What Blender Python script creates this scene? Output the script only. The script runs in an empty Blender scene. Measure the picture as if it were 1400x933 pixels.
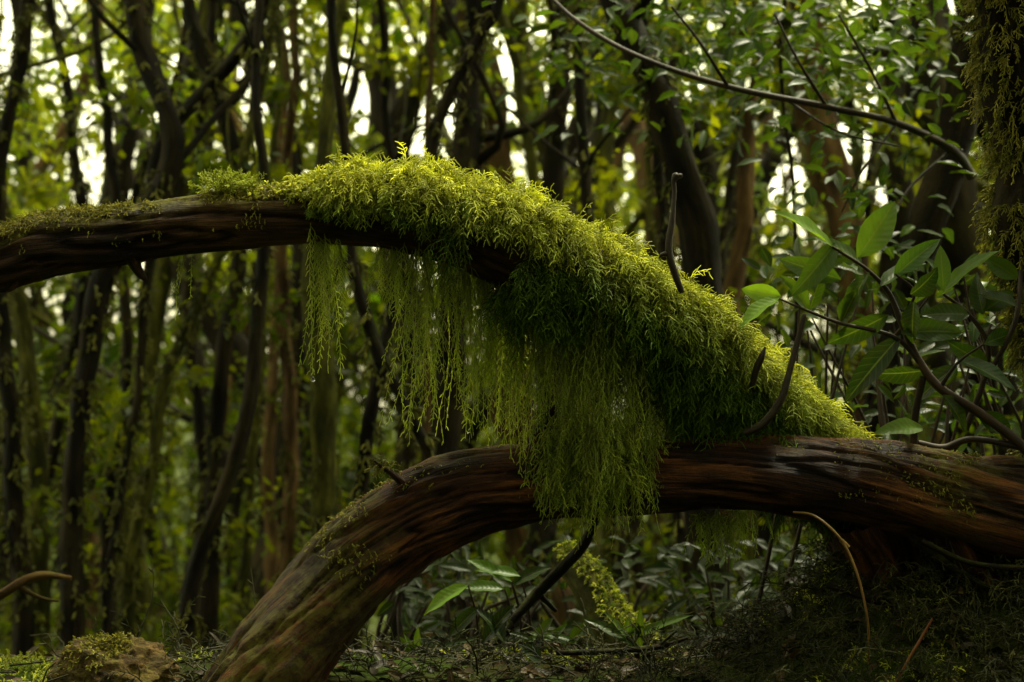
import bpy, bmesh, math, random
import numpy as np
from mathutils import Vector
rng=np.random.default_rng(11)
random.seed(4)
CAMD=3.889; EYE=0.932
UP=np.array([0,0,1.0])
SUN=np.array([0.30,0.42,1.1]); SUN/=np.linalg.norm(SUN)

# ---------------------------------------------------------------- helpers
def nrm(a): return a/np.maximum(np.linalg.norm(a,axis=-1,keepdims=True),1e-9)
TAB=rng.random((64,64,64))
def vn(p):
    i=np.floor(p).astype(int); f=p-i; f=f*f*(3-2*f); i0=i&63; i1=(i+1)&63
    x0,y0,z0=i0[...,0],i0[...,1],i0[...,2]; x1,y1,z1=i1[...,0],i1[...,1],i1[...,2]
    fx,fy,fz=f[...,0],f[...,1],f[...,2]
    a=TAB[x0,y0,z0]*(1-fx)+TAB[x1,y0,z0]*fx; b=TAB[x0,y1,z0]*(1-fx)+TAB[x1,y1,z0]*fx
    c=TAB[x0,y0,z1]*(1-fx)+TAB[x1,y0,z1]*fx; d=TAB[x0,y1,z1]*(1-fx)+TAB[x1,y1,z1]*fx
    return (a*(1-fy)+b*fy)*(1-fz)+(c*(1-fy)+d*fy)*fz
def fbm(p,o=3):
    s=0;a=.5;t=0
    for k in range(o): s=s+a*vn(p*2**k+k*7.3); t+=a; a*=.5
    return s/t
def frame_pt(u,v,y):
    """frame position in pixels (u right, v down) and set-back y -> metres"""
    k=(CAMD+y)/CAMD
    return np.array([(u-700)/500*k, y, EYE+(466-v)/500*k])
def ground_z(x,y):
    x=np.asarray(x,float); y=np.asarray(y,float)
    n=fbm(np.stack([x*1.3+9,y*1.3+5,x*0+2],-1),4)-.5
    n2=fbm(np.stack([x*.12+3,y*.12+1,x*0+8],-1),3)-.5
    t=np.clip(y-.25,0,None)
    drop=-.235*t*(1/(1+(t/60)**2)**.5)
    b=.40*np.exp(-((x-1.2)/.42)**2-((y-.35)/.5)**2)+.28*np.exp(-((x-2.0)/.6)**2-((y-.2)/.5)**2)
    return .0+drop+n*.10+n2*np.clip(np.abs(y)*.12,0,2.5)+b
class Builder:
    def __init__(s): s.v=[];s.f=[];s.t=[];s.g=[];s.m=[];s.n=0
    def add(s,v,f,tint,mat,grain=None):
        v=v.reshape(-1,3); s.v.append(v); s.f.append(f.reshape(-1,4)+s.n); s.t.append(tint.reshape(-1,3))
        s.g.append(v if grain is None else grain.reshape(-1,3))
        s.m.append(np.full(len(s.f[-1]),mat,np.int32)); s.n+=len(v)
    def build(s,name,mats,smooth=True):
        v=np.concatenate(s.v); f=np.concatenate(s.f); t=np.concatenate(s.t); g=np.concatenate(s.g); m=np.concatenate(s.m)
        me=bpy.data.meshes.new(name)
        me.vertices.add(len(v)); me.vertices.foreach_set('co',v.astype(np.float32).ravel())
        me.loops.add(len(f)*4); me.loops.foreach_set('vertex_index',f.astype(np.int32).ravel())
        me.polygons.add(len(f)); me.polygons.foreach_set('loop_start',np.arange(0,len(f)*4,4,dtype=np.int32))
        me.polygons.foreach_set('material_index',m)
        me.polygons.foreach_set('use_smooth',np.full(len(f),smooth))
        me.update(calc_edges=True)
        a=me.attributes.new('tint','FLOAT_COLOR','POINT')
        a.data.foreach_set('color',np.concatenate([t,np.ones((len(t),1))],1).astype(np.float32).ravel())
        a=me.attributes.new('grain','FLOAT_VECTOR','POINT'); a.data.foreach_set('vector',g.astype(np.float32).ravel())
        for x in mats: me.materials.append(x)
        o=bpy.data.objects.new(name,me); bpy.context.scene.collection.objects.link(o); return o
def tubes(B,P,R,tint,mat,k=3):
    M,S,_=P.shape
    T=nrm(np.gradient(P,axis=1)); D=nrm(P[:,-1]-P[:,0]+1e-6)
    r=nrm(np.cross(D,rng.normal(size=(M,3))))
    A=nrm(np.cross(T,r[:,None])); C=np.cross(T,A)
    an=2*np.pi*np.arange(k)/k
    V=P[:,:,None]+R[:,:,None,None]*(A[:,:,None]*np.cos(an)[:,None]+C[:,:,None]*np.sin(an)[:,None])
    idx=np.arange(M*S*k).reshape(M,S,k)
    a=idx[:,:-1]; b=idx[:,1:]
    F=np.stack([a,np.roll(a,-1,2),np.roll(b,-1,2),b],-1)
    B.add(V,F,np.broadcast_to(tint[:,:,None,:],(M,S,k,3)),mat)
def fronds(B,P0,D0,L,droop,r0,nseg,nb,bl,mat,hue,spread=.8,jit=.25,tip0=0.,tipg=1.):
    N=len(P0); L=np.broadcast_to(L,(N,)); droop=np.broadcast_to(droop,(N,)); bl=np.broadcast_to(bl,(N,)); hue=np.broadcast_to(hue,(N,))
    d=nrm(D0); P=[P0]
    for i in range(nseg):
        d=d+droop[:,None]*np.array([0,0,-1.])/nseg+jit*rng.normal(size=(N,3))/math.sqrt(nseg); d=nrm(d)
        P.append(P[-1]+d*(L/nseg)[:,None])
    P=np.stack(P,1); t=np.linspace(0,1,nseg+1)
    rnd=rng.random(N)
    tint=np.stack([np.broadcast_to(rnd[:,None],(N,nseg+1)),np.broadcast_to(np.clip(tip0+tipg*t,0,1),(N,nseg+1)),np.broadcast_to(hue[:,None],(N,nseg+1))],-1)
    tubes(B,P,np.broadcast_to(r0*(1-.55*t),(N,nseg+1)),tint,mat)
    if nb==0: return P
    Fc=nrm(rng.normal(size=(N,3))+np.array([0,-1.2,0]))
    bp=[];br=[];bt=[]
    for b in range(nb):
        f=min((b+.5+.4*rng.random())/nb*nseg,nseg-.01); i=int(f); w=f-i
        pos=P[:,i]*(1-w)+P[:,i+1]*w; tan=nrm(P[:,i+1]-P[:,i])
        side=nrm(np.cross(tan,Fc))*(1 if b%2 else -1)
        dr=nrm(tan*.75+side*spread+rng.normal(size=(N,3))*.22)
        ln=bl*(1-.5*f/nseg)*(.6+.8*rng.random(N))
        p1=pos+dr*(ln*.5)[:,None]; p2=pos+nrm(dr+tan*.25)*ln[:,None]+np.array([0,0,-.12])*ln[:,None]
        bp.append(np.stack([pos,p1,p2],1)); br.append(np.broadcast_to(np.array([.85,.85,.6])*r0,(N,3)))
        g=np.clip(tip0+tipg*(f/nseg*.75+np.array([0,.12,.35])),0,1)
        bt.append(np.stack([np.broadcast_to(rnd[:,None],(N,3)),np.broadcast_to(g,(N,3)),np.broadcast_to(hue[:,None],(N,3))],-1))
    tubes(B,np.concatenate(bp),np.concatenate(br),np.concatenate(bt),mat)
    return P
def spline(pts,ds):
    p=np.array(pts,float); q=np.vstack([2*p[0]-p[1],p,2*p[-1]-p[-2]]); out=[]
    for i in range(1,len(q)-2):
        n=max(2,int(np.linalg.norm(q[i+1,:3]-q[i,:3])/ds)); t=np.linspace(0,1,n,endpoint=False)[:,None]
        a,b,c,d=q[i-1],q[i],q[i+1],q[i+2]
        out.append(.5*((2*b)+(-a+c)*t+(2*a-5*b+4*c-d)*t**2+(-a+3*b-3*c+d)*t**3))
    out.append(p[-1:]); return np.vstack(out)
def logmesh(B,pts,nu,ds,amp,fine,mat,seed=0,mask=None,twist=0.,knots=0.0,up=.6,wob=0.):
    S=spline(pts,ds); C=S[:,:3].copy(); r=np.maximum(S[:,3],.002)
    s=np.concatenate([[0],np.cumsum(np.linalg.norm(np.diff(C,axis=0),axis=1))])
    if wob>0:
        for ax in (0,1): C[:,ax]+=wob*2*(fbm(np.stack([s*1.1,s*0+seed*3.1+ax*9,s*0+1.5],-1),3)-.5)
    T=nrm(np.gradient(C,axis=0)); ref=np.array([0,-1.,0])
    N1=nrm(ref-T*(T@ref)[:,None]); N2=np.cross(N1,T); N2*=np.where(N2[:,2:3].sum()<0,-1,1)
    th=np.linspace(0,2*np.pi,nu,endpoint=False)
    tw=th[None]+s[:,None]*twist
    gr=np.stack([np.broadcast_to(s[:,None],tw.shape),r[:,None]*np.cos(tw),r[:,None]*np.sin(tw)],-1)
    rm=r.mean()
    lobes=fbm(gr*np.array([1.6,.9/rm,.9/rm])+seed,3)-.5
    rid=np.abs(fbm(gr*np.array([3.0,3.0/rm,3.0/rm])+seed+20,3)-.5)*2
    big=fbm(gr*np.array([6,1.2/rm,1.2/rm])+seed+40,3)-.5
    crev=np.exp(-(rid/.10)**2)
    rad=r[:,None]*(1+amp*2*lobes+knots*big*2-fine*crev+fine*.25)
    nout=N1[:,None]*np.cos(th)[None,:,None]+N2[:,None]*np.sin(th)[None,:,None]
    V=C[:,None]+rad[...,None]*nout
    m=np.clip((nout[...,2])*up+fbm(gr*9+seed,3)*1.6-1.0,0,1) if mask is None else mask(C[:,None]+0*nout,nout,gr)
    tint=np.stack([fbm(gr*np.array([3,8,8])+seed+3,2),m,1-crev],-1)
    idx=np.arange(V.shape[0]*nu).reshape(-1,nu); a=idx[:-1];b=idx[1:]
    F=np.stack([a,np.roll(a,-1,1),np.roll(b,-1,1),b],-1)
    B.add(V,F,tint,mat,gr)
    return C,r,N1,N2,s,T
def kites(B,C,L,mat,hue,bri,droop=.5,wid=.27):
    N=len(C); d=nrm(rng.normal(size=(N,3))-np.array([0,0,droop])); n=nrm(np.cross(d,rng.normal(size=(N,3)))); s=np.cross(d,n)
    L=np.broadcast_to(L,(N,))[:,None]
    V=np.stack([C,C+d*L*.5+s*L*wid+n*L*.06,C+d*L,C+d*L*.5-s*L*wid+n*L*.06],1)
    t=np.stack([np.broadcast_to(bri,(N,)),np.full(N,.5),np.broadcast_to(hue,(N,))],-1)
    B.add(V,np.arange(N*4).reshape(N,4),np.repeat(t[:,None],4,1),mat)
def leaves(B,P,D,Nn,L,W,mat,hue,bri,curve=.18,fold=.22):
    N=len(P); D=nrm(D); Nn=nrm(Nn-D*(Nn*D).sum(-1,keepdims=True)); S=np.cross(D,Nn)
    t=np.linspace(0,1,9); w=np.sin(np.pi*t**.9)**.8*(1-.12*t); w[0]=.03; w[-1]=.01
    sv=np.array([-1,-.5,0,.5,1.])
    L=np.broadcast_to(L,(N,)); W=np.broadcast_to(W,(N,)); cv=curve*(.4+1.2*rng.random(N))
    tt=t[None,:,None,None]; ss=sv[None,None,:,None]; ww=w[None,:,None,None]; Lb=L[:,None,None,None]; Wb=W[:,None,None,None]
    wave=.05*np.sin(tt*14+ss*2+rng.random(N)[:,None,None,None]*6)*np.abs(ss)
    V=P[:,None,None]+D[:,None,None]*tt*Lb+S[:,None,None]*ss*ww*Wb*.5+Nn[:,None,None]*((np.abs(ss)*fold*ww+wave)*Wb-cv[:,None,None,None]*tt**2*Lb)
    gi=np.arange(N*45).reshape(N,9,5); F=np.stack([gi[:,:-1,:-1],gi[:,1:,:-1],gi[:,1:,1:],gi[:,:-1,1:]],-1)
    ti=np.zeros((N,9,5,3)); ti[...,0]=np.broadcast_to(bri,(N,))[:,None,None]; ti[...,1]=.5; ti[...,2]=np.broadcast_to(hue,(N,))[:,None,None]
    gr=np.zeros((N,9,5,3)); gr[...,0]=t[None,:,None]; gr[...,1]=np.abs(sv)[None,None]; gr[...,2]=rng.random(N)[:,None,None]
    B.add(V,F,ti,mat,gr)

# ---------------------------------------------------------------- materials
def newmat(n):
    m=bpy.data.materials.new(n); m.use_nodes=True; nt=m.node_tree; nt.nodes.clear()
    return m,nt
def mixc(nt,f,a,b,mode='MIX'):
    n=nt.nodes.new('ShaderNodeMix'); n.data_type='RGBA'; n.blend_type=mode; n.clamp_factor=True
    for i,x in ((0,f),(6,a),(7,b)):
        if hasattr(x,'links'): nt.links.new(x,n.inputs[i])
        elif i==0: n.inputs[0].default_value=x
        else: n.inputs[i].default_value=(*x,1)
    return n.outputs[2]
def math_(nt,op,a,b=0.,c=0.):
    n=nt.nodes.new('ShaderNodeMath'); n.operation=op
    for i,x in enumerate((a,b,c)):
        if hasattr(x,'links'): nt.links.new(x,n.inputs[i])
        else: n.inputs[i].default_value=x
    return n.outputs[0]
def grey(nt,x):
    g=nt.nodes.new('ShaderNodeCombineXYZ')
    for i in range(3): nt.links.new(x,g.inputs[i])
    return g.outputs[0]
def ramp(nt,f,stops):
    n=nt.nodes.new('ShaderNodeValToRGB'); nt.links.new(f,n.inputs[0]); e=n.color_ramp.elements
    while len(e)<len(stops): e.new(.5)
    for q,(p,c) in zip(e,stops): q.position=p; q.color=(*c,1)
    return n.outputs[0]
def attr(nt,name):
    n=nt.nodes.new('ShaderNodeAttribute'); n.attribute_name=name; return n
def tnoise(nt,vec,scale,det=4,rough=.6):
    n=nt.nodes.new('ShaderNodeTexNoise'); n.inputs['Scale'].default_value=scale; n.inputs['Detail'].default_value=det; n.inputs['Roughness'].default_value=rough
    nt.links.new(vec,n.inputs['Vector']); return n.outputs['Fac']
def vscale(nt,vec,s):
    n=nt.nodes.new('ShaderNodeMapping'); n.inputs['Scale'].default_value=s; nt.links.new(vec,n.inputs['Vector']); return n.outputs[0]
def finish(nt,col,rough=.6,spec=.3,trans=0.,tcol=None,bump=None,bstr=.5,bdist=.01):
    p=nt.nodes.new('ShaderNodeBsdfPrincipled'); o=nt.nodes.new('ShaderNodeOutputMaterial')
    nt.links.new(col,p.inputs['Base Color'])
    if hasattr(rough,'links'): nt.links.new(rough,p.inputs['Roughness'])
    else: p.inputs['Roughness'].default_value=rough
    p.inputs['Specular IOR Level'].default_value=spec
    if bump is not None:
        b=nt.nodes.new('ShaderNodeBump'); b.inputs['Strength'].default_value=bstr; b.inputs['Distance'].default_value=bdist
        nt.links.new(bump,b.inputs['Height']); nt.links.new(b.outputs[0],p.inputs['Normal'])
    if trans>0:
        t=nt.nodes.new('ShaderNodeBsdfTranslucent'); nt.links.new(tcol if tcol is not None else col,t.inputs['Color'])
        m=nt.nodes.new('ShaderNodeMixShader'); m.inputs[0].default_value=trans
        nt.links.new(p.outputs[0],m.inputs[1]); nt.links.new(t.outputs[0],m.inputs[2]); nt.links.new(m.outputs[0],o.inputs[0])
    else: nt.links.new(p.outputs[0],o.inputs[0])
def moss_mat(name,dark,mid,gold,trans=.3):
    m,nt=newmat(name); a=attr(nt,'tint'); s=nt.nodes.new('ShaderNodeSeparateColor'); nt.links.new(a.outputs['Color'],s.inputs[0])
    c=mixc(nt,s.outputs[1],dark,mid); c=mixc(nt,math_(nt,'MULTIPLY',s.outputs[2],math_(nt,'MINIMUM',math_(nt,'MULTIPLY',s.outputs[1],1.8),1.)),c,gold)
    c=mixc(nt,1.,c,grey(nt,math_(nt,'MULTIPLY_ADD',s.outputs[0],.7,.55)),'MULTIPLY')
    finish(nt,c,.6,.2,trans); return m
def leaf_mat(name,cA,cB,trans=.45,rough=.4,spec=.4,veins=False,tgain=(1.5,1.35,.5)):
    m,nt=newmat(name); a=attr(nt,'tint'); s=nt.nodes.new('ShaderNodeSeparateColor'); nt.links.new(a.outputs['Color'],s.inputs[0])
    c=mixc(nt,s.outputs[2],cA,cB)
    c=mixc(nt,1.,c,grey(nt,math_(nt,'MULTIPLY_ADD',s.outputs[0],1.2,.3)),'MULTIPLY'); bmp=None
    if veins:
        gr=attr(nt,'grain'); sp=nt.nodes.new('ShaderNodeSeparateXYZ'); nt.links.new(gr.outputs['Vector'],sp.inputs[0])
        ph=math_(nt,'MULTIPLY_ADD',sp.outputs[1],-.16,sp.outputs[0]); w=math_(nt,'SINE',math_(nt,'MULTIPLY',ph,62.))
        v=math_(nt,'GREATER_THAN',w,.9); mid=math_(nt,'LESS_THAN',sp.outputs[1],.07)
        v=math_(nt,'MAXIMUM',math_(nt,'MULTIPLY',v,.14),math_(nt,'MULTIPLY',mid,.5))
        c=mixc(nt,v,c,(.14,.20,.04)); tc=nt.nodes.new('ShaderNodeTexCoord')
        nn=tnoise(nt,tc.outputs['Object'],22,3); c=mixc(nt,math_(nt,'MULTIPLY',math_(nt,'SUBTRACT',nn,.35),.7),c,(.05,.05,.012)); bmp=w
    finish(nt,c,rough,spec,trans,mixc(nt,1.,c,tgain,'MULTIPLY'),bmp,.10,.004); return m
def wood_mat(name,c0,c1,c2,mossc,rough=.55,spec=.35,gs=(5,90,90),bstr=1.,bd=.02):
    m,nt=newmat(name); gr=attr(nt,'grain').outputs['Vector']; a=attr(nt,'tint'); s=nt.nodes.new('ShaderNodeSeparateColor'); nt.links.new(a.outputs['Color'],s.inputs[0])
    g1=tnoise(nt,vscale(nt,gr,gs),1.,8,.7); g2=tnoise(nt,vscale(nt,gr,(3,10,10)),1.,5); g3=tnoise(nt,gr,34.,6,.7)
    f=math_(nt,'ADD',math_(nt,'MULTIPLY',g1,.5),math_(nt,'MULTIPLY',g2,.6))
    c=ramp(nt,f,[(.42,c0),(.54,c1),(.68,c2)])
    c=mixc(nt,math_(nt,'MULTIPLY',math_(nt,'SUBTRACT',1.,s.outputs[2]),.8),c,c0)
    gg=ramp(nt,g3,[(.42,(0,0,0)),(.58,(1,1,1))])
    mm=math_(nt,'MULTIPLY',s.outputs[1],math_(nt,'MULTIPLY_ADD',gg,.9,.1))
    c=mixc(nt,mm,c,mossc)
    h=math_(nt,'ADD',math_(nt,'MULTIPLY',g1,1.),math_(nt,'MULTIPLY',g3,.7))
    finish(nt,c,math_(nt,'MULTIPLY_ADD',g2,.5,rough-.25),spec,0,None,h,bstr,bd); return m
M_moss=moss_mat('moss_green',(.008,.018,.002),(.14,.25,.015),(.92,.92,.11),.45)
M_fuzz=moss_mat('moss_fuzz',(.03,.035,.005),(.20,.21,.018),(.52,.46,.06),.3)
M_fuzzD=moss_mat('bark_moss',(.02,.025,.004),(.10,.11,.014),(.22,.21,.03),.25)
M_strand=moss_mat('moss_strand',(.16,.21,.02),(.42,.54,.06),(.85,.90,.17),.6)
M_dead=moss_mat('dead_frond',(.009,.009,.003),(.032,.04,.008),(.075,.07,.015),.15)
M_log=wood_mat('wet_bark',(.004,.002,.001),(.040,.015,.0045),(.21,.078,.016),(.11,.10,.012),.62,.16)
M_branch=wood_mat('mossy_bark',(.006,.004,.002),(.042,.020,.007),(.14,.070,.021),(.16,.15,.016),.65,.18)
M_trunk=wood_mat('forest_bark',(.004,.003,.0015),(.014,.011,.0045),(.040,.029,.011),(.065,.075,.009),.75,.12,(3,25,25),.6)
M_trunkR=wood_mat('russet_bark',(.025,.014,.006),(.09,.052,.018),(.19,.115,.04),(.11,.11,.014),.75,.12,(3,25,25),.6)
M_trunkM=wood_mat('mossclad_bark',(.02,.02,.005),(.055,.057,.010),(.13,.125,.020),(.10,.115,.013),.8,.1,(6,20,20),.6)
M_twig=wood_mat('twig_bark',(.010,.006,.003),(.03,.018,.009),(.07,.04,.018),(.05,.05,.01),.6,.3,(8,60,60),.4,.006)
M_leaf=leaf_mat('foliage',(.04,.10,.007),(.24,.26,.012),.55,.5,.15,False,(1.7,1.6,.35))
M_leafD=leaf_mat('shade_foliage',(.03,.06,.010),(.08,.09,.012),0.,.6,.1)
M_leafN=leaf_mat('laurel_leaf',(.018,.058,.008),(.13,.24,.018),.45,.38,.38,True)
M_litter=leaf_mat('fallen_leaf',(.022,.013,.005),(.09,.045,.012),.1,.5,.2,True,(1,1,1))

# ---------------------------------------------------------------- ground
def build_ground():
    a=np.linspace(-1,1,300); X=1.5*np.sinh(a*6.0); Y=1.2*np.sinh(np.linspace(-1,1,360)*6.2)+.3
    gx,gy=np.meshgrid(X,Y,indexing='ij'); gz=ground_z(gx,gy)+.02*(fbm(np.stack([gx*14,gy*14,gx*0],-1),3)-.5)*(np.abs(gy)<6)
    V=np.stack([gx,gy,gz],-1); i=np.arange(V.shape[0]*V.shape[1]).reshape(V.shape[:2])
    F=np.stack([i[:-1,:-1],i[1:,:-1],i[1:,1:],i[:-1,1:]],-1)
    m,nt=newmat('forest_soil'); tc=nt.nodes.new('ShaderNodeTexCoord').outputs['Object']
    n1=tnoise(nt,tc,1.6,6,.7); n2=tnoise(nt,tc,40,5,.7)
    c=ramp(nt,n2,[(.3,(.008,.006,.003)),(.5,(.026,.018,.007)),(.7,(.06,.04,.014))])
    c=mixc(nt,ramp(nt,n1,[(.40,(0,0,0)),(.55,(1,1,1))]),c,(.03,.05,.006))
    finish(nt,c,.9,.05,0,None,n2,.8,.03)
    B=Builder(); B.add(V,F,np.full(V.shape,.5),0); B.build('ground',[m])
build_ground()

# ---------------------------------------------------------------- mossy arching branch
def S(l): return [(*frame_pt(u,v,y),r) for u,v,y,r in l]
arch=S([(-520,950,.55,.13),(-430,640,.45,.12),(-260,440,.25,.10),(-120,385,.1,.09),(0,356,0,.084),(60,336,0,.090),(160,322,0,.080),(250,308,0,.080),(350,298,0,.080),(450,292,0,.084),(560,298,0,.094),(650,320,0,.104),(740,358,.0,.110),(830,408,.02,.114),(900,455,.05,.112),(960,506,.09,.108),(1030,560,.15,.100),(1110,640,.22,.095),(1190,760,.3,.10),(1240,900,.35,.12)])
B=Builder()
def amask(c,n,g):
    x=c[...,0]; w=np.clip((x+.65)/.15,0,1)
    f=fbm(g*12+5,3)
    return np.clip(np.clip(n[...,2]*1.5+.3,0,1)*w+np.clip(n[...,2]*1.7+f*2-1.25,0,1),0,1)
C,r,N1,N2,s,T=logmesh(B,arch,80,.012,.15,.16,0,3,amask,twist=.8,knots=.09)
for pts in ([(180,350,-.02,.02),(188,368,-.02,.015),(197,380,-.02,.009),(200,384,-.02,.003)],[(20,375,-.02,.03),(8,392,-.03,.02),(0,398,-.03,.004)]):
    logmesh(B,S(pts),16,.008,.2,.1,0,9)
B.build('mossy_arching_branch',[M_branch])
xs=(C[:,0]*500+700)
def on_bough(N,u0,u1,a0,a1,lift=0.):
    ok=np.where((xs>u0)&(xs<u1))[0]; ok=ok[(ok>60)]
    p=np.gradient(s)[ok]; i=rng.choice(ok,N,p=p/p.sum())
    a=np.radians(rng.uniform(a0,a1,N)); n=N1[i]*np.cos(a)[:,None]+N2[i]*np.sin(a)[:,None]
    return C[i]+n*(r[i]*.96+lift*rng.random(N))[:,None],n,T[i],i,a
B=Builder()
clump=lambda p: fbm(p*9.,3)
def thick(u): return np.interp(u,[340,400,450,490,700,900,1060,1150],[.006,.018,.035,.05,.052,.055,.05,.05])
for (N,u0,u1,a0,a1,Lm) in ((3800,400,1150,25,175,.062),(2300,620,1150,-35,55,.080),(800,430,700,0,60,.058),(560,700,1120,-75,-20,.095),(900,345,520,35,150,.032)):
    P,n,t,i,a=on_bough(N,u0,u1,a0,a1)
    u=xs[i]; th=thick(u); cl=clump(P)
    keep=(cl>.40)|(rng.random(N)<(.30 if a0>20 else .12))
    if a1<=60: keep&=(fbm(P*6+3,2)>.44)|(u>720)
    P,n,t,th,u,cl=P[keep],n[keep],t[keep],th[keep],u[keep],cl[keep]; K=len(P)
    P=P+n*(th*rng.random(K)**.8*(.1+1.5*cl))[:,None]
    D=n*1.0+t*rng.normal(.25,.55,K)[:,None]+UP*.15+rng.normal(size=(K,3))*.3
    L=Lm*(.5+.9*rng.random(K))*np.clip(th/.045,.35,1.1)
    topness=np.clip(n[:,2]*1.4+.0,0,1)  # upward fronds turn gold: the lit look of the tops is put into the tint
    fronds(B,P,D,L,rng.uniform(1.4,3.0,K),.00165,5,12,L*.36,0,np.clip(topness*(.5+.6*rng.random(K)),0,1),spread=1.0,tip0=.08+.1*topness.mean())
P0=frame_pt(318,258,0.)+rng.normal(size=(200,3))*[.032,.03,.009]
fronds(B,P0,rng.normal(size=(200,3))*.6+UP,.035+.02*rng.random(200),.8,.0018,4,8,.013,0,.45,tip0=.3)
P,n,t,i,a=on_bough(4600,-260,420,35,145); w=fbm(P*[7,7,7],3)>.43; P,n=P[w],n[w]
fronds(B,P,n+rng.normal(size=n.shape)*.4,rng.uniform(.008,.026,len(P)),1.,.0014,3,3,.006,1,rng.random(len(P)),tip0=.3)
P,n,t,i,a=on_bough(1700,-260,600,-20,50); w=fbm(P*[7,7,7],3)>.54; P,n=P[w],n[w]
fronds(B,P,n+rng.normal(size=n.shape)*.4,rng.uniform(.006,.022,len(P)),1.5,.0013,3,3,.005,1,rng.random(len(P))*.6,tip0=.2)
# hanging curtains : (u, v_top, v_tip, spread_u, y, count)
cur=[(441,335,512,6,-.03,8),(431,335,450,8,-.03,4),(452,335,430,8,.0,3),
 (522,345,420,7,0,5),(545,348,430,7,0,5),(566,350,565,4,-.03,9),(583,352,592,5,-.04,12),(608,355,580,5,-.02,8),(638,360,590,5,-.03,11),
 (664,370,585,5,0,11),(680,370,605,4,0,10),(696,375,612,6,-.02,14),(717,385,606,5,0,12),(740,395,610,7,-.03,14),(764,410,640,8,-.06,14),(789,425,695,9,-.09,17),(816,435,705,9,-.12,18),(841,450,700,9,-.12,16),(864,470,675,8,-.10,11),(775,560,715,13,-.16,9),(820,570,720,18,-.17,15),(870,590,705,14,-.15,9),
 (890,500,585,12,.05,8),(915,520,590,12,.08,9),(940,530,600,9,.1,7),(600,350,450,40,.06,10),(700,380,520,60,.07,28),(800,430,560,50,.06,20)]
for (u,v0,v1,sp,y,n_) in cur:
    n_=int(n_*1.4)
    uu=u+rng.normal(size=n_)*sp*.9; P=np.array([frame_pt(q,v0-15+rng.normal()*8,y+rng.normal()*.03) for q in uu])
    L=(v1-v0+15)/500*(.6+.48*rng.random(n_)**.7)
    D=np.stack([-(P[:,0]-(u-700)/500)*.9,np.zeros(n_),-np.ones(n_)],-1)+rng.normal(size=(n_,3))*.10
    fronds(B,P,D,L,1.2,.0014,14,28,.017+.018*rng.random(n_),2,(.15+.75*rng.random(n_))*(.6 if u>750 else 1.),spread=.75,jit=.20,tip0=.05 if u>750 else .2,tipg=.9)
n_=220; uu=rng.uniform(630,900,n_); vt=np.interp(uu,[520,650,760,900],[345,368,415,500])
P=np.array([frame_pt(a_,b_-12,rng.uniform(-.06,.08)) for a_,b_ in zip(uu,vt)])
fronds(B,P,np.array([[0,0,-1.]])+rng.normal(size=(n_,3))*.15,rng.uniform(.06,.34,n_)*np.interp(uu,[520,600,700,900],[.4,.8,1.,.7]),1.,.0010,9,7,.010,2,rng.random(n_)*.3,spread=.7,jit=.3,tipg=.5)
n_=320; P=np.array([frame_pt(rng.normal(808,38),rng.uniform(560,660),-.14+rng.normal()*.03) for _ in range(n_)])
fronds(B,P,np.stack([rng.normal(size=n_)*.8,-.5+rng.normal(size=n_)*.2,-.5+rng.normal(size=n_)*.3],-1),rng.uniform(.05,.13,n_),2.2,.0016,6,11,.024,0,rng.random(n_)*.4,tip0=.3)
n_=55; P=np.array([frame_pt(rng.normal(985,20),rng.uniform(690,712),-.04+rng.normal()*.02) for _ in range(n_)])
fronds(B,P,np.array([[0,0,-1.]])+rng.normal(size=(n_,3))*.4,rng.uniform(.05,.14,n_),1.6,.0016,7,10,.022,2,rng.random(n_)*.3)
P=np.array([frame_pt(a_,b_,-.02) for a_,b_ in ((252,345),(262,350),(245,350),(238,380))])
fronds(B,P,np.array([[0,0,-1.]]*4),np.array([.19,.12,.1,.07]),1.,.0012,9,12,.010,2,.5)
B.build('hanging_moss',[M_moss,M_fuzz,M_strand])

# ---------------------------------------------------------------- lower log
low=S([(330,1010,-.18,.16),(352,950,-.15,.150),(398,880,-.10,.140),(455,812,-.05,.136),(512,748,-.02,.132),(572,706,0,.124),(640,676,0,.116),(720,661,0,.108),(800,656,0,.103),(900,652,0,.102),(1000,648,0,.104),(1100,652,0,.106),(1200,664,0,.116),(1300,682,0,.126),(1400,696,0,.134),(1600,720,.05,.14),(1900,790,.1,.16),(2050,860,.1,.02)])
B=Builder()
def lmask(c,n,g): 
    f=fbm(g*5+9,3); return np.clip(f*2.6-1.15+.30*(c[...,0]<-.3)+.30*(n[...,2]-.3),0,.95)
Cl,rl,L1,L2,sl,Tl=logmesh(B,low,144,.008,.22,.10,0,31,lmask,twist=.9,knots=.17)
logmesh(B,S([(725,640,-.03,.045),(738,608,-.04,.036),(748,582,-.04,.024),(756,562,-.04,.012),(760,552,-.04,.002)]),20,.006,.3,.2,0,5)
logmesh(B,S([(556,662,-.06,.014),(542,652,-.07,.009),(532,644,-.07,.007),(520,636,-.07,.005),(510,628,-.07,.002)]),16,.006,.4,.2,0,6,knots=.4)
logmesh(B,S([(1180,700,.05,.10),(1215,780,.1,.09),(1200,860,.1,.11),(1170,950,.1,.15)]),32,.015,.25,.2,0,8)
logmesh(B,S([(1290,720,.0,.06),(1340,800,.0,.05),(1400,870,-.05,.05),(1440,960,-.1,.05)]),24,.015,.25,.2,0,18)
i=rng.integers(60,len(Cl)-60,7500); a=rng.uniform(-.3,2.9,7500); n=L1[i]*np.cos(a)[:,None]+L2[i]*np.sin(a)[:,None]; P=Cl[i]+n*(rl[i]*.98)[:,None]
w=fbm(P*6+2,3)>(.555+.02*(P[:,0]>-.2)-.06*(n[:,2]>.6)); P,n=P[w],n[w]
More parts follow.
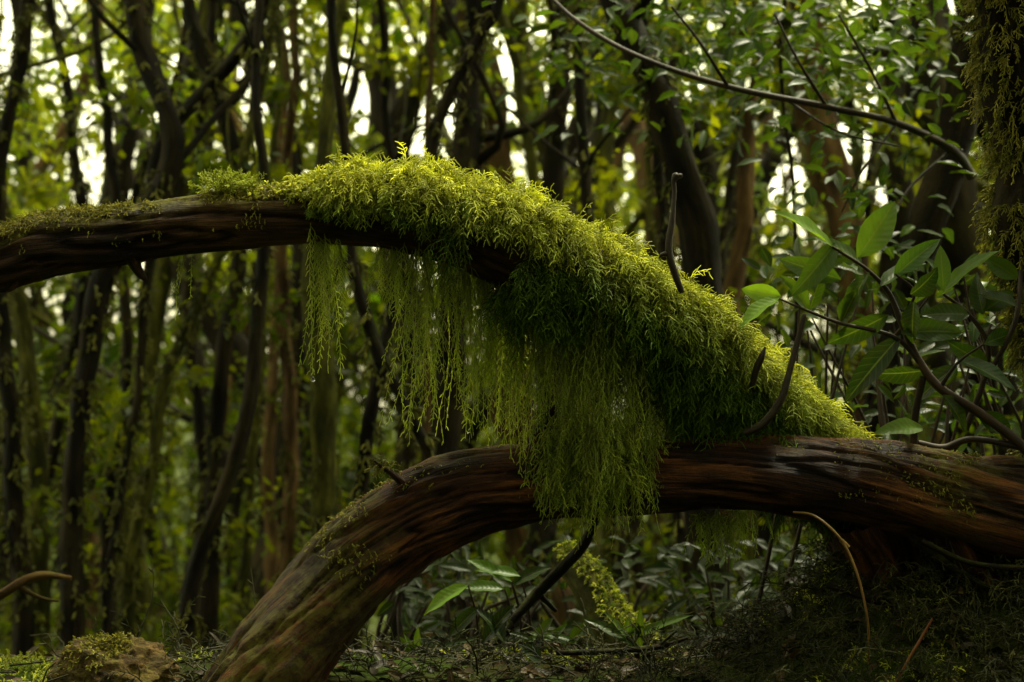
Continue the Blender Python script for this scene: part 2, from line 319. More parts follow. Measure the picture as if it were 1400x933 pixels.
fronds(B,P,n+rng.normal(size=n.shape)*.5,rng.uniform(.006,.022,len(P)),1.,.0013,3,3,.006,1,rng.random(len(P))*.6,tip0=.1)
P=frame_pt(524,636,-.07)+rng.normal(size=(60,3))*[.02,.01,.010]
fronds(B,P,rng.normal(size=(60,3)),.02,1.,.0013,3,4,.007,1,.4)
B.build('fallen_log',[M_log,M_fuzz])

# ---------------------------------------------------------------- twigs
def twig(name,lines,mat=M_twig):
    B=Builder()
    for k,l in enumerate(lines): logmesh(B,S(l),10,.008,.2,.15,0,k*3+1,knots=.2)
    return B.build(name,[mat])
twig('bare_twig',[[(932,400,-.16,.008),(922,372,-.17,.010),(914,340,-.17,.010),(919,300,-.16,.008),(922,262,-.15,.0065),(921,248,-.15,.007),(924,240,-.15,.012),(926,236,-.15,.002)],[(914,345,-.17,.007),(905,348,-.18,.006),(902,352,-.18,.002)],[(922,242,-.15,.006),(930,240,-.15,.007),(933,238,-.15,.002)]])
twig('bare_twig',[[(1018,592,-.09,.009),(1045,578,-.11,.011),(1068,545,-.12,.010),(1080,505,-.11,.009),(1092,460,-.10,.008),(1099,432,-.1,.007),(1100,428,-.1,.001)]])
twig('bare_twig',[[(1028,530,-.09,.008),(1034,505,-.11,.009),(1042,486,-.12,.008),(1046,474,-.12,.002)]])
m_gold=wood_mat('dry_stem',(.10,.05,.012),(.22,.12,.03),(.36,.22,.06),(.2,.15,.03),.5,.3,(8,60,60),.2,.004)
twig('dry_stem',[[(1085,700,-.12,.003),(1115,706,-.16,.0035),(1150,738,-.2,.0035),(1172,785,-.22,.0035),(1185,840,-.22,.003),(1188,880,-.2,.003),(1186,925,-.18,.003),(1186,960,-.16,.003)],[(1150,738,-.2,.006),(1160,748,-.2,.006)]],m_gold)
m_red=wood_mat('red_stem',(.10,.025,.01),(.20,.06,.02),(.3,.1,.03),(.2,.15,.03),.5,.3,(8,60,60),.2,.004)
twig('dry_stem',[[(1275,845,-.3,.002),(1258,875,-.3,.0035),(1240,905,-.3,.0035),(1222,940,-.3,.0035),(1210,970,-.3,.004)]],m_red)
twig('dead_branch',[[(-140,850,.9,.012),(-20,822,.9,.016),(30,795,.9,.016),(60,786,.9,.014),(98,790,.9,.006)],[(20,798,.9,.010),(50,815,.9,.007),(80,822,.9,.003)]],M_trunkR)
twig('dead_branch',[[(700,850,.3,.012),(735,810,.32,.016),(770,775,.3,.018),(800,740,.25,.016),(820,690,.2,.014)],[(650,905,.25,.010),(700,855,.3,.012)],[(735,810,.32,.010),(760,835,.35,.006)]],M_trunk)
twig('dead_branch',[[(760,893,.1,.007),(840,890,.1,.009),(900,884,.12,.008),(940,872,.12,.004)],[(900,884,.12,.006),(925,862,.12,.003)]],M_trunk)
twig('dead_branch',[[(1245,735,-.05,.012),(1300,775,-.05,.012),(1345,800,-.08,.010),(1400,815,-.1,.009),(1480,840,-.1,.01)],[(1260,740,-.1,.008),(1330,770,-.12,.008),(1420,778,-.12,.007)],[(1130,800,0,.008),(1230,830,-.05,.009),(1330,850,-.1,.006)]],M_trunk)
mw=bpy.data.materials.new('water'); mw.use_nodes=True; pb=mw.node_tree.nodes['Principled BSDF']
pb.inputs['Transmission Weight'].default_value=1; pb.inputs['Roughness'].default_value=.02; pb.inputs['IOR'].default_value=1.33
for (u,v,y,rr) in ((428,519,-.03,.0055),(244,428,-.02,.004),(640,590,-.03,.004)):
    bm=bmesh.new(); bmesh.ops.create_icosphere(bm,subdivisions=3,radius=rr)
    for q in bm.verts:
        if q.co.z>0: q.co.z*=1.7; q.co.x*=1-.3*q.co.z/rr/1.7; q.co.y*=1-.3*q.co.z/rr/1.7
    me=bpy.data.meshes.new('water_drop'); bm.to_mesh(me); bm.free(); o=bpy.data.objects.new('water_drop',me); o.location=frame_pt(u,v,y)
    bpy.context.scene.collection.objects.link(o); me.materials.append(mw)
    for p in me.polygons: p.use_smooth=True

# ---------------------------------------------------------------- laurel sapling on the right
B=Builder()
stems=[[(1500,720,-.05,.016),(1400,612,-.05,.014),(1340,565,-.04,.013),(1285,530,-.03,.012),(1255,490,-.02,.010),(1232,440,-.02,.009),(1215,400,-.02,.007),(1185,368,-.03,.005),(1150,345,-.04,.004),(1135,335,-.04,.003)],
 [(1268,510,-.02,.007),(1225,462,-.03,.006),(1150,442,-.05,.005),(1105,425,-.06,.004),(1065,408,-.07,.003)],
 [(1248,615,.02,.012),(1252,560,.0,.011),(1262,515,-.02,.009)],
 [(1320,588,.05,.009),(1345,520,.03,.008),(1350,470,.02,.007),(1325,430,.02,.006),(1290,402,.0,.004)],
 [(1345,520,.03,.008),(1375,470,.0,.007),(1392,420,.0,.007),(1398,330,.05,.006)],
 [(1232,440,-.02,.005),(1250,400,-.04,.004),(1225,375,-.05,.003)],
 [(1285,530,-.03,.006),(1310,495,-.06,.004),(1345,470,-.08,.003)],
 [(1400,612,-.05,.01),(1330,600,.0,.009),(1290,612,.02,.010),(1255,606,.03,.010)]]
for k,l in enumerate(stems): logmesh(B,S(l),10,.01,.2,.1,0,k+50)
LV=[(1138,337,1063,283,.065,.9,.8),(1172,352,1228,272,.075,.6,.6),(1142,332,1092,402,.06,.4,.4),(1065,408,1005,436,.05,.9,.9),(1068,405,1012,395,.045,.9,.8),
(1222,378,1284,322,.05,.15,.8),(1290,402,1352,328,.05,.7,.6),(1290,398,1286,333,.04,.5,.5),(1245,402,1288,372,.06,.1,.2),(1150,382,1062,352,.055,.3,.4),(1188,372,1140,446,.05,.3,.2),
(1215,430,1132,474,.055,.2,.2),(1232,458,1150,548,.06,.1,.1),(1232,455,1330,446,.06,.2,.3),(1270,505,1190,520,.05,.15,.1),(1203,392,1262,345,.05,.3,.3),(1250,412,1243,470,.05,.2,.1),(1310,492,1392,520,.05,.05,.6),
(1345,470,1400,448,.045,.05,.5),(1335,565,1392,592,.05,.1,.4),(1262,585,1208,580,.045,.8,.6),(1345,425,1390,395,.045,.3,.3),(1345,430,1328,372,.045,.2,.2),(1392,420,1340,395,.045,.3,.2),(1310,500,1240,545,.05,.2,.1),
(1105,425,1080,376,.045,.6,.5),(1105,425,1128,372,.045,.3,.2),(1150,442,1170,395,.045,.3,.2),(1325,430,1262,425,.05,.2,.2),(1350,500,1300,470,.05,.2,.4),(1392,380,1345,350,.045,.5,.4),(1290,540,1330,590,.05,.2,.2),(1180,366,1128,312,.05,.4,.3)]
P=[];D=[];N=[];LL=[];W=[];H=[];Br=[]
for (a,b,c,d,w,h,br) in LV:
    y=rng.normal(-.03,.03); p=frame_pt(a,b,y); q=frame_pt(c,d,y+rng.normal(-.02,.05)); P.append(p);D.append(q-p);LL.append(np.linalg.norm(q-p)*.98);W.append(w*1.2);H.append(h);Br.append(br)
    N.append(np.array([rng.normal()*.5,-.75,.5+rng.normal()*.45]))
leaves(B,np.array(P),np.array(D),np.array(N),np.array(LL),np.array(W),1,np.array(H),np.array(Br))
B.build('laurel_sapling',[M_twig,M_leafN])
B=Builder(); n_=460
cen=np.array([frame_pt(rng.uniform(1040,1520),rng.uniform(330,640),rng.uniform(.35,1.4)) for _ in range(n_)])
leaves(B,cen,rng.normal(size=(n_,3))+[0,-.2,-.2],np.stack([rng.normal(size=n_)*.6,-.5+rng.normal(size=n_)*.5,.6+0*cen[:,0]],-1),rng.uniform(.06,.11,n_),rng.uniform(.025,.045,n_),1,rng.random(n_)**2*.7,rng.random(n_)*.4)
for k in range(30):
    p=frame_pt(rng.uniform(1080,1450),rng.uniform(350,480),rng.uniform(.4,1.1)); g=p+[rng.normal()*.25,rng.normal()*.15,0]; g[2]=ground_z(g[0],g[1])-.03
    m=(p+g)/2+rng.normal(size=3)*.06; logmesh(B,[(*g,.008),(*m,.006),(*p,.003)],8,.03,.2,.1,0,k)
B.build('laurel_bush',[M_twig,M_leafN])
def seedling(sm):
    B=Builder(); P=[];D=[];N=[];LL=[];W=[];H=[];Br=[]
    for (a,b,c,d,w,h,br,y) in sm:
        p=frame_pt(a,b,y);q=frame_pt(c,d,y-.02);P.append(p);D.append(q-p);LL.append(np.linalg.norm(q-p));W.append(w);H.append(h);Br.append(br);N.append([rng.normal()*.3,-.6,.8])
        g=p+[.03,.02,0]; g[2]=ground_z(g[0],g[1]); logmesh(B,[(*g,.004),(*((p+g)/2+[.01,0,.02]),.004),(*p,.0025)],6,.03,.1,.1,0,2)
    leaves(B,np.array(P),np.array(D),np.array(N,float),np.array(LL),np.array(W),1,np.array(H),np.array(Br))
    B.build('seedling',[M_twig,M_leafN])
seedling([(700,795,640,762,.05,.4,.8,.4),(712,788,655,770,.045,.4,.8,.4),(690,805,632,800,.05,.4,.6,.45),(640,800,575,832,.06,.95,.8,.4),(655,830,610,870,.05,.2,.1,.35),(700,800,748,770,.05,.2,.1,.4)])
seedling([(690,880,665,830,.06,.0,.0,.2),(660,880,700,825,.06,0,0,.2),(740,905,712,880,.05,0,.1,.1),(780,880,800,850,.04,.4,.2,.4)])
for q in range(9):
    u0=rng.choice([rng.uniform(560,1080),rng.uniform(1100,1380)]); v0=rng.uniform(860,915); y0=rng.uniform(.0,.7)
    seedling([(u0+rng.normal()*8,v0+rng.normal()*8,u0+rng.normal()*38,v0-rng.uniform(5,45),rng.uniform(.02,.04),rng.random(),rng.random()*.4,y0) for _ in range(7)])
# dark undergrowth on the slope just behind the log
B=Builder(); n_=1000
u_=rng.uniform(540,1120,n_); v_=rng.uniform(740,930,n_); y_=rng.uniform(.9,2.6,n_)
P=np.array([frame_pt(*q) for q in zip(u_,v_,y_)]); w=(fbm(P*2.2,2)>.40)&(P[:,2]>ground_z(P[:,0],P[:,1])); P=P[w]; n_=len(P)
leaves(B,P,rng.normal(size=(n_,3))*[1,.8,.5],np.stack([rng.normal(size=n_)*.5,-.4+rng.normal(size=n_)*.4,.8+0*P[:,0]],-1),rng.uniform(.06,.12,n_),rng.uniform(.025,.045,n_),1,rng.random(n_)**2*.4,rng.random(n_)*.1)
for k in range(60):
    p=P[rng.integers(0,n_)]; g=p+[rng.normal()*.2,0,0]; g[2]=ground_z(g[0],g[1])-.03; m=(p+g)/2+rng.normal(size=3)*.05
    logmesh(B,[(*g,.012),(*m,.009),(*p,.004)],6,.05,.2,.1,0,k)
B.build('undergrowth_shrub',[M_twig,M_leafN])
B=Builder()
Cr,rr_,R1,R2,sr,Tr=logmesh(B,S([(770,760,.9,.05),(800,790,.8,.06),(830,842,.7,.065),(870,885,.6,.07),(900,912,.6,.07),(930,980,.6,.07)]),20,.02,.2,.1,0,4)
q=rng.integers(0,len(Cr),1300); a_=rng.uniform(0,3.1,1300); n=R1[q]*np.cos(a_)[:,None]+R2[q]*np.sin(a_)[:,None]
fronds(B,Cr[q]+n*(rr_[q])[:,None],n+rng.normal(size=n.shape)*.4,rng.uniform(.01,.025,1300),1.,.002,3,4,.009,1,rng.random(1300),tip0=.4)
B.build('mossy_root',[M_trunkM,M_moss])

# ---------------------------------------------------------------- rock, litter, dead fern heap
B=Builder()
u=np.linspace(0,np.pi,60); v=np.linspace(0,2*np.pi,96,endpoint=False); uu,vv=np.meshgrid(u,v,indexing='ij')
sp=np.stack([np.sin(uu)*np.cos(vv),np.sin(uu)*np.sin(vv),np.cos(uu)],-1); rr=1+.8*(fbm(sp*1.8+4,4)-.5)+.35*(np.abs(fbm(sp*5,4)-.5))+.12*(fbm(sp*14,3)-.5)
RC=frame_pt(160,930,-.05)
V=sp*rr[...,None]*[.15,.12,.11]+RC; ii=np.arange(60*96).reshape(60,96); F=np.stack([ii[:-1],np.roll(ii[:-1],-1,1),np.roll(ii[1:],-1,1),ii[1:]],-1)
B.add(V,F,np.stack([rr*.5,np.clip(fbm(sp*3,3)*2-.6,0,1)*.9,rr*0+1],-1),0,sp*.3)
m_rock=wood_mat('mossy_stone',(.012,.007,.003),(.07,.04,.012),(.20,.12,.035),(.17,.15,.02),.8,.2,(25,25,25),1.)
q=rng.integers(2,40,2000); q2=rng.integers(0,96,2000); P=V[q,q2]; n=sp[q,q2]; w=(fbm(P*12,3)>.49)&(n[:,2]>-.2); P,n=P[w],n[w]
fronds(B,P,n+rng.normal(size=n.shape)*.4,rng.uniform(.006,.02,len(P)),1.,.0014,3,3,.006,1,rng.random(len(P)),tip0=.2)
B.build('mossy_rock',[m_rock,M_fuzz])
B=Builder(); n_=1200
x=rng.uniform(-1.9,2.0,n_); y=rng.uniform(-.5,1.6,n_); z=ground_z(x,y)+.008+.015*rng.random(n_)
leaves(B,np.stack([x,y,z],-1),np.stack([rng.normal(size=n_),rng.normal(size=n_),rng.normal(size=n_)*.25],-1),np.stack([rng.normal(size=n_)*.3,rng.normal(size=n_)*.3,np.ones(n_)],-1),rng.uniform(.05,.10,n_),rng.uniform(.02,.04,n_),0,rng.random(n_),rng.random(n_)*.6,.25,.3)
B.build('leaf_litter',[M_litter])
B=Builder(); n_=2600
x=np.concatenate([rng.normal(1.2,.4,n_-700),rng.uniform(-1.2,1.5,700)]); y=np.concatenate([rng.normal(.05,.3,n_-700),rng.uniform(-.2,.8,700)]); z=ground_z(x,y)+rng.random(n_)*.05
fronds(B,np.stack([x,y,z],-1),rng.normal(size=(n_,3))*.7+[0,-.3,.6],rng.uniform(.06,.2,n_),1.8,.0018,6,9,.035,0,rng.random(n_)*.8,tip0=.1)
n_=300; x=rng.uniform(-1.5,1.7,n_); y=rng.uniform(-.3,1.,n_); z=ground_z(x,y)+.02
fronds(B,np.stack([x,y,z],-1),rng.normal(size=(n_,3))*[1,1,.35]+[0,0,.1],rng.uniform(.1,.35,n_),.3,.003,5,3,.06,0,.5,jit=.35)
B.build('dead_fern_heap',[M_dead])
B=Builder(); n_=8000
x=rng.uniform(-1.8,1.2,n_); y=rng.uniform(-.4,.9,n_); w=fbm(np.stack([x*3,y*3,x*0],-1),3)>(.47-.14*(x<-1.1)); x,y=x[w],y[w]; z=ground_z(x,y)
fronds(B,np.stack([x,y,z],-1),rng.normal(size=(len(x),3))*.5+[0,0,.8],rng.uniform(.015,.05,len(x)),1.,.0018,4,5,.014,0,rng.random(len(x))*.8,tip0=.3)
B.build('ground_moss',[M_moss])

# ---------------------------------------------------------------- trees
RAYO=np.array([.2,0,.8])
def sunclear(P,R=1.5):
    d=P-RAYO; t=d@SUN; q=np.linalg.norm(d-t[:,None]*SUN,axis=1); return (q>R)|(t<0)
GAPS=[(1170,235,58,75),(1105,190,38,40),(1200,310,28,40),(1075,250,16,22),(700,110,38,62),(520,140,42,50),(560,190,46,22),(620,165,28,38),(5,50,40,60),(1290,20,50,40),(245,90,20,28),(340,100,22,27),(720,225,24,26),(130,90,18,22),(480,100,24,32),(150,170,14,14),(400,150,14,18),(960,210,14,18),(40,570,12,16),(345,570,14,16),(270,590,14,12),(238,570,10,10)]
def opening(P,keep=.10):
    k=(CAMD+P[:,1])/CAMD; u=P[:,0]/k*500+700; v=466-(P[:,2]-EYE)/k*500
    m=np.ones(len(P),bool)
    for (a,b,c,d) in GAPS:
        q=((u-a)/c)**2+((v-b)/d)**2; m&=~((q<.5+.8*rng.random(len(P)))&(rng.random(len(P))>keep)&(P[:,1]>1.5))
    return m
def crown(B,c,R,n,size,mi):
    K=14; cc=c+rng.normal(size=(K,3))*R*[.55,.55,.32]
    P=cc[rng.integers(0,K,n)]+rng.normal(size=(n,3))*R*.2
    P=P[sunclear(P)]; P=P[opening(P)]
    kites(B,P,rng.uniform(.7,1.3,len(P))*size,mi,rng.random(len(P))**1.5,rng.random(len(P)))
def tree(pts,y,mat,moss=330,leafn=600,name='laurel_tree'):
    B=Builder(); k=(CAMD+y)/CAMD
    L=[(*frame_pt(u,v,y),w/1000*k*1.3) for (u,v,w) in pts]
    a=np.array(L[0][:3]); b=np.array(L[1][:3]); d=nrm((a-b)[None])[0]; d=nrm((d+[0,0,1.2])[None])[0]
    H=rng.uniform(5.2,7.5); q=max((H-a[2]),.5)/max(d[2],.3)
    topL=[(*(a+d*q*f+rng.normal(size=3)*.12*f),L[0][3]*(1-.65*f)) for f in (1,.66,.33)]
    e=np.array(L[-1][:3]); f0=np.array(L[-2][:3]); dd=nrm((e-f0)[None])[0]; dd[2]=min(dd[2],-.6); gz=float(ground_z(e[0],e[1]))
    foot=[]
    if e[2]>gz+.1:
        h=e[2]-gz; foot=[(e[0]+dd[0]*h*.35,e[1],e[2]-h*.5,L[-1][3]*1.08),(e[0]+dd[0]*h*.5,e[1],gz-.15,L[-1][3]*1.6)]
    full=topL+L+foot
    C,r,A1,A2,s,T=logmesh(B,full,16,.07,.22,.2,0,int(rng.integers(0,99)),knots=.28,up=.4,wob=.05*k)
    for j in range(6):
        i=rng.integers(2,max(4,int(len(C)*.6))); st=C[i]; dr=nrm(np.array([[rng.normal(),rng.normal()*.7,.9]]))[0]; ln=rng.uniform(.8,2.0)
        logmesh(B,[(*st,r[i]*.45),(*(st+dr*ln*.4+rng.normal(size=3)*.12),r[i]*.28),(*(st+dr*ln*.8+[0,0,.15]),r[i]*.16),(*(st+dr*ln+[0,0,.35]),.004)],8,.10,.2,.1,0,j,wob=.08)
    if moss:
        i=rng.integers(0,len(C),moss); a_=rng.uniform(0,2*np.pi,moss); n=A1[i]*np.cos(a_)[:,None]+A2[i]*np.sin(a_)[:,None]
        w=fbm(C[i]*1.5,2)>.42; i,n=i[w],n[w]; m_=len(i)
        fronds(B,C[i]+n*(r[i]*.95)[:,None],n-[0,0,.3]+rng.normal(size=n.shape)*.3,rng.uniform(.02,.10,m_),1.8,.007,3,4,.04,1,rng.random(m_)*.8,tip0=.1)
    crown(B,np.array(topL[0][:3])+[0,0,.2],1.7,leafn,.14,2)
    return B.build(name,[mat,M_fuzzD,M_leaf])
TR=[([(42,-40,13),(30,60,13),(12,180,14),(5,310,15),(8,450,16),(18,640,18),(25,880,22)],3.6,M_trunk),
([(60,-40,9),(78,90,9),(95,200,11),(104,290,11),(95,450,11),(75,600,12),(55,880,14)],5.0,M_trunk),
([(186,-40,18),(196,40,20),(214,110,20),(236,180,20),(222,260,20),(150,370,24),(128,500,22),(112,640,22),(98,880,25)],3.2,M_trunk),
([(250,-40,13),(264,50,15),(292,130,15),(318,225,15),(325,330,15),(312,480,16),(298,640,17),(285,900,20)],4.2,M_trunk),
([(385,-40,11),(340,60,12),(290,120,14),(240,185,15),(212,250,15),(205,370,10),(192,500,8),(176,640,8),(156,780,9)],3.4,M_trunk),
([(352,-30,8),(362,120,9),(372,250,10),(352,400,14),(338,520,15),(318,640,16),(280,760,17),(240,925,18)],2.6,M_trunk),
([(462,-20,10),(455,100,13),(452,210,16),(436,350,24),(440,480,25),(446,600,25),(444,740,30)],3.0,M_trunkM),
([(410,-20,7),(398,200,9),(393,350,13),(402,480,14),(398,600,14),(395,760,15)],4.6,M_trunkR),
([(376,200,7),(372,350,8),(360,480,8),(350,600,9),(330,760,10)],5.6,M_trunkM),
([(582,-30,6),(580,80,6),(584,200,6),(590,350,7),(585,600,8)],3.8,M_trunkR),
([(690,-40,12),(658,40,12),(625,110,13),(598,170,12),(575,260,12),(540,360,12),(520,470,13),(500,600,14)],2.4,M_trunk),
([(655,-40,22),(655,60,25),(650,140,27),(648,220,30),(625,400,28),(610,520,32),(600,640,35)],4.0,M_trunk),
([(790,-30,16),(772,40,18),(764,120,22),(752,230,22),(745,400,25),(738,700,28),(715,840,30)],4.6,M_trunk),
([(868,-30,10),(852,60,14),(838,150,18),(818,230,20),(815,400,20),(812,700,22),(805,850,25)],6.0,M_trunkM),
([(838,-20,26),(862,40,30),(890,110,33),(915,190,36),(940,270,40),(958,345,42),(965,500,42),(965,720,34),(990,850,34)],2.2,M_trunk),
([(1042,60,10),(1032,140,14),(1022,240,18),(1008,380,20),(1000,500,22),(985,720,24)],4.2,M_trunkR),
([(1000,60,10),(1010,180,9),(985,300,10),(980,400,11)],5.2,M_trunk),
([(1330,-40,30),(1330,60,33),(1322,150,36),(1296,240,36),(1262,325,38),(1230,430,34),(1205,560,36)],1.7,M_trunk),
([(480,300,10),(482,360,12),(500,430,13),(520,490,14),(560,560,13)],2.0,M_trunk),
([(1075,-30,4),(1066,60,4),(1070,130,4),(1085,240,4),(1090,420,5)],2.2,M_trunk),
([(225,150,6),(190,240,7),(150,360,8),(125,480,8)],4.4,M_trunk),
([(310,330,10),(270,420,11),(225,520,12),(200,640,13)],3.8,M_trunkM),
([(120,-30,8),(140,150,9),(168,330,10),(175,520,12),(150,720,14),(140,890,16)],4.8,M_trunk),
([(300,-30,9),(270,200,10),(262,400,13),(268,620,14),(255,880,17)],5.4,M_trunk),
([(520,-30,8),(535,160,9),(560,330,12),(566,520,14),(560,660,16)],5.0,M_trunk),
([(-20,-30,16),(-12,200,16),(30,420,18),(48,640,20),(60,880,24)],4.4,M_trunkM),
([(920,640,12),(935,760,14),(950,880,16)],3.0,M_trunk),
([(830,640,14),(845,740,16),(838,900,20)],3.4,M_trunk),
([(880,640,12),(870,720,14),(865,880,16)],5.0,M_trunk)]
for pts,y,m in TR: tree(pts,y,m)
# mossy tree close on the right edge
B=Builder()
C3,r3,A1,A2,s3,T3=logmesh(B,S([(1460,-1500,.4,.10),(1395,-700,.2,.12),(1382,-200,.12,.10),(1378,0,.1,.080),(1388,110,.1,.080),(1405,220,.1,.068),(1398,300,.1,.080),(1416,400,.1,.06),(1428,520,.1,.06),(1440,640,.15,.08),(1470,1000,.15,.13)]),40,.03,.25,.2,0,77,knots=.3,up=.6)
nn=7500
i=rng.integers(0,len(C3),nn); a_=rng.uniform(0,2*np.pi,nn); n=A1[i]*np.cos(a_)[:,None]+A2[i]*np.sin(a_)[:,None]; P=C3[i]+n*(r3[i])[:,None]; w=fbm(P*5,3)>.44; P,n=P[w],n[w]
fronds(B,P,n+rng.normal(size=n.shape)*.4,rng.uniform(.03,.09,len(P)),1.8,.0019,5,8,.02,1,rng.random(len(P))*.6,tip0=.1)
n_=2500; cc=C3[0]+rng.normal(size=(20,3))*[1,1,.5]; P=cc[rng.integers(0,20,n_)]+rng.normal(size=(n_,3))*.3; P=P[sunclear(P)]
kites(B,P,.12,2,rng.random(len(P)),rng.random(len(P)))
B.build('mossy_tree',[M_trunk,M_fuzz,M_leaf])
# overhanging leafy branch
B=Builder()
ob=[[(700,-60,1.5,.008),(790,30,1.3,.008),(880,82,1.2,.009),(1000,120,1.1,.010),(1130,146,1.1,.011),(1225,168,1.2,.013),(1300,205,1.4,.016),(1325,240,1.7,.02)],
 [(1000,120,1.1,.007),(960,60,1.,.005),(920,10,1.,.004)],[(1130,146,1.1,.007),(1090,80,1.,.005),(1060,20,1.,.004)],[(1225,168,1.2,.007),(1190,90,1.1,.005),(1150,20,1.1,.004)],[(1070,132,1.1,.006),(1150,180,1.,.004),(1230,200,1.,.003)],
 [(1225,168,1.2,.006),(1180,230,1.1,.004),(1150,290,1.1,.003)],[(1300,205,1.4,.007),(1240,260,1.3,.005),(1210,330,1.2,.003)]]
for k,l in enumerate(ob): logmesh(B,S(l),10,.03,.2,.12,0,k+8,wob=.03,knots=.2)
n_=1300; q=rng.random(n_)
uu=np.where(q<.8,rng.normal(1060,150,n_),rng.uniform(760,1320,n_)); vv=np.where(q<.8,rng.normal(40,62,n_),rng.uniform(-60,190,n_))
P=np.array([frame_pt(a_,min(b_,190),rng.uniform(.9,3.2)) for a_,b_ in zip(uu,vv)]); P=P[opening(P,.35)]
Q=np.array([frame_pt(rng.normal(1180,60),rng.uniform(170,340),rng.uniform(1.,1.45)) for _ in range(85)]); P=np.vstack([P,Q])
P=P[sunclear(P,.8)]; n_=len(P)
leaves(B,P,rng.normal(size=(n_,3))*[1,.7,.4]+[0,-.1,-.25],np.stack([rng.normal(size=n_)*.4,rng.normal(size=n_)*.5-.3,np.ones(n_)],-1),rng.uniform(.06,.115,n_),rng.uniform(.03,.05,n_),1,rng.random(n_)*.7,rng.random(n_)*.6)
B.build('overhanging_branch',[M_twig,M_leafN])

# distant mass of trees
B=Builder()
for j in range(270):
    y=rng.uniform(6,24); u=rng.uniform(-500,1900)
    if (1075<u<1225 or 665<u<735 or 490<u<545) and rng.random()<.8: continue
    k=(CAMD+y)/CAMD; x=(u-700)/500*k; gz=float(ground_z(x,y)); H=rng.uniform(6,11); r0=rng.choice([.03,.05,.08,.12,.15])*rng.uniform(.8,1.2); ln=rng.normal()*.9
    pts=[(x,y,gz-.2,r0*1.5),(x+ln*.15+rng.normal()*.2,y,gz+H*.2,r0),(x+ln*.4+rng.normal()*.35,y,gz+H*.45,r0*.85),(x+ln*.8+rng.normal()*.4,y+.2,gz+H*.7,r0*.7),(x+ln*1.2,y+.2,gz+H,r0*.4)]
    logmesh(B,pts,8,.2,.3,.1,int(rng.choice([0,1,2],p=[.62,.16,.22])),j,knots=.35,up=.4,wob=.2)
    for q in range(4):
        i=rng.integers(1,4); st=np.array(pts[i][:3]); dr=np.array([rng.normal()*.9,rng.normal()*.5,.8]); l2=rng.uniform(.6,2.4)
        logmesh(B,[(*st,r0*.35),(*(st+dr*l2*.5+rng.normal(size=3)*.2),r0*.22),(*(st+dr*l2),.008)],6,.25,.1,.1,int(rng.choice([0,2])),q,wob=.1)
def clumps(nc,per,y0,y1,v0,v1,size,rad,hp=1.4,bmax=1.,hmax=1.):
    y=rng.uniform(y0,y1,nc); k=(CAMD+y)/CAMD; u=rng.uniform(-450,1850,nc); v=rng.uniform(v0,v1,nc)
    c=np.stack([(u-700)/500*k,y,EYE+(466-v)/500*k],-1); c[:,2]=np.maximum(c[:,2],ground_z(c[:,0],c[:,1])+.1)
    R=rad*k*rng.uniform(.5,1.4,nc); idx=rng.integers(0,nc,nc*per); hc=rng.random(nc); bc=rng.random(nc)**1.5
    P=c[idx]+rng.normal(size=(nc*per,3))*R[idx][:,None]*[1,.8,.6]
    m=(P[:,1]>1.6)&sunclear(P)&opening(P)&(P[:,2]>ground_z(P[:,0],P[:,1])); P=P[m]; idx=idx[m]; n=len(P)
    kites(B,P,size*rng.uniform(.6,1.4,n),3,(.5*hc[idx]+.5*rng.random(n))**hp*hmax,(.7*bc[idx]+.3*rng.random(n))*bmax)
clumps(330,90,7,20,-450,380,.14,.08,1.,.9)
clumps(240,80,3.5,8,-300,260,.085,.06,1.,.9)
clumps(340,90,8,20,330,940,.14,.085,1.,.22,.7)  # lower clumps: natural shade put into a darker leaf tint
clumps(190,60,3.5,8,350,1000,.075,.06,1.,.35,.9)  # nearer lower clumps, shade again painted by lower tint brightness
clumps(180,110,18,36,-250,400,.34,.12,.8)
clumps(170,120,18,36,380,960,.34,.12,1.,.35,.8)  # far lower clumps, leaf colour darkened to stand in for shade
B.build('distant_trees',[M_trunk,M_trunkR,M_trunkM,M_leaf])
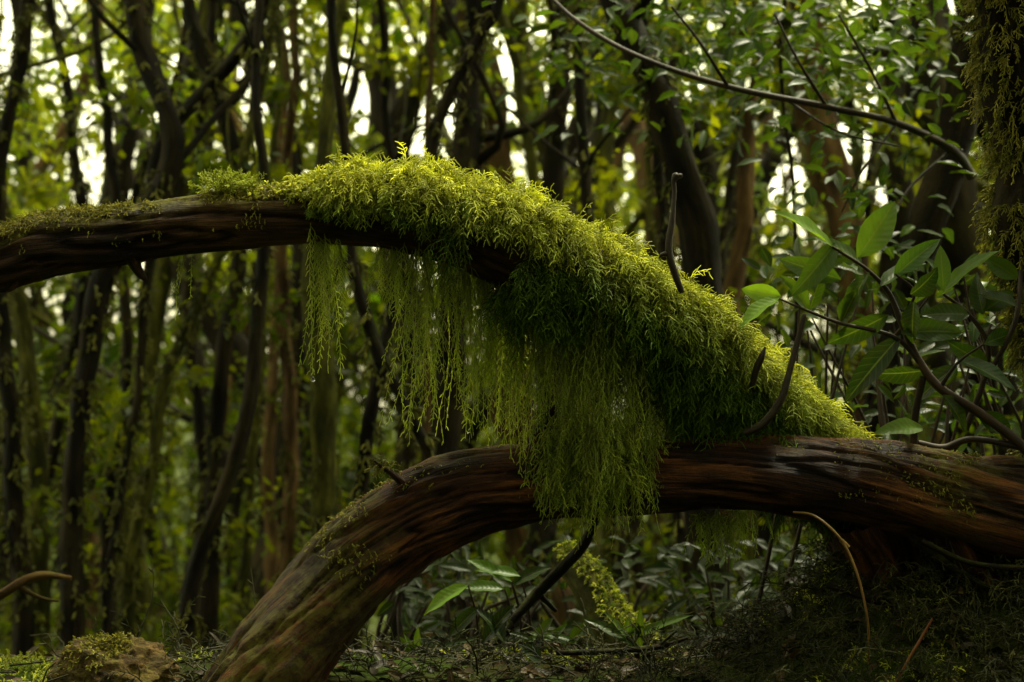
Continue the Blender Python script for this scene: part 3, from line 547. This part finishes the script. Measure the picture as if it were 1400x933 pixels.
# unseen forest behind viewer, overhead, at the sides, added to block sky light
B=Builder()
def mass(n,lo,hi,size,K=60,sd=.6):
    cc=rng.uniform(lo,hi,(K,3)); P=cc[rng.integers(0,K,n)]+rng.normal(size=(n,3))*sd; P=P[sunclear(P,1.7)]
    k=(CAMD+P[:,1])/CAMD; infr=(P[:,1]>-CAMD-.4)&(np.abs(P[:,0])<1.6*np.maximum(k,.1))&(np.abs(P[:,2]-EYE)<1.15*np.maximum(k,.1)); P=P[~infr]
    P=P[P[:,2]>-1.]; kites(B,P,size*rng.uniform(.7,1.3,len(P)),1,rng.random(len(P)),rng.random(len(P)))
mass(15000,(-8,-10,0),(8,-5.2,7),.36,160)
mass(5000,(-6,-6,4.2),(6,.5,6.5),.28,70)
mass(3500,(-7,-4,0),(-3.4,2,5),.28,40); mass(3500,(3.4,-4,0),(7,2,5),.28,40)
for j in range(26):
    x=rng.uniform(-7,7); y=rng.uniform(-10,-5.5); r0=rng.uniform(.06,.15); g=float(ground_z(x,y))
    logmesh(B,[(x,y,g-.2,r0*1.4),(x+rng.normal()*.2,y,2,r0),(x+rng.normal()*.5,y,5,r0*.7),(x+rng.normal()*.8,y,7,r0*.4)],8,.3,.15,.1,0,j)
B.build('surrounding_forest_blocker',[M_trunk,M_leafD])

# ---------------------------------------------------------------- light, sky, camera
w=bpy.data.worlds.new('World'); bpy.context.scene.world=w; w.use_nodes=True; nt=w.node_tree; bg=nt.nodes['Background']
sky=nt.nodes.new('ShaderNodeTexSky'); sky.sky_type='NISHITA'; sky.sun_disc=False; sky.sun_elevation=math.asin(SUN[2]); sky.sun_rotation=math.atan2(SUN[0],SUN[1])
sky.dust_density=2; sky.air_density=1.5; sky.ozone_density=1
hs=nt.nodes.new('ShaderNodeHueSaturation'); hs.inputs['Saturation'].default_value=.15; nt.links.new(sky.outputs[0],hs.inputs['Color'])
c=mixc(nt,1.,hs.outputs[0],(1.,.95,.60),'MULTIPLY'); nt.links.new(c,bg.inputs['Color']); bg.inputs['Strength'].default_value=.64
sl_=bpy.data.lights.new('sun','SUN'); sl_.energy=6; sl_.angle=math.radians(9); sl_.color=(1,.96,.72); so=bpy.data.objects.new('sun',sl_)
so.rotation_euler=Vector(SUN).to_track_quat('Z','Y').to_euler(); bpy.context.scene.collection.objects.link(so)
cd=bpy.data.cameras.new('camera'); cd.lens=50; cd.sensor_width=36; cd.clip_end=2000; cd.clip_start=.05
cd.dof.use_dof=True; cd.dof.focus_distance=CAMD-.06; cd.dof.aperture_fstop=2.2
co=bpy.data.objects.new('camera',cd); co.location=(0,-CAMD,EYE); co.rotation_euler=(math.radians(90),0,0); bpy.context.scene.collection.objects.link(co)
sc=bpy.context.scene; sc.camera=co; sc.view_settings.view_transform='Standard'; sc.view_settings.look='None'; sc.view_settings.exposure=0
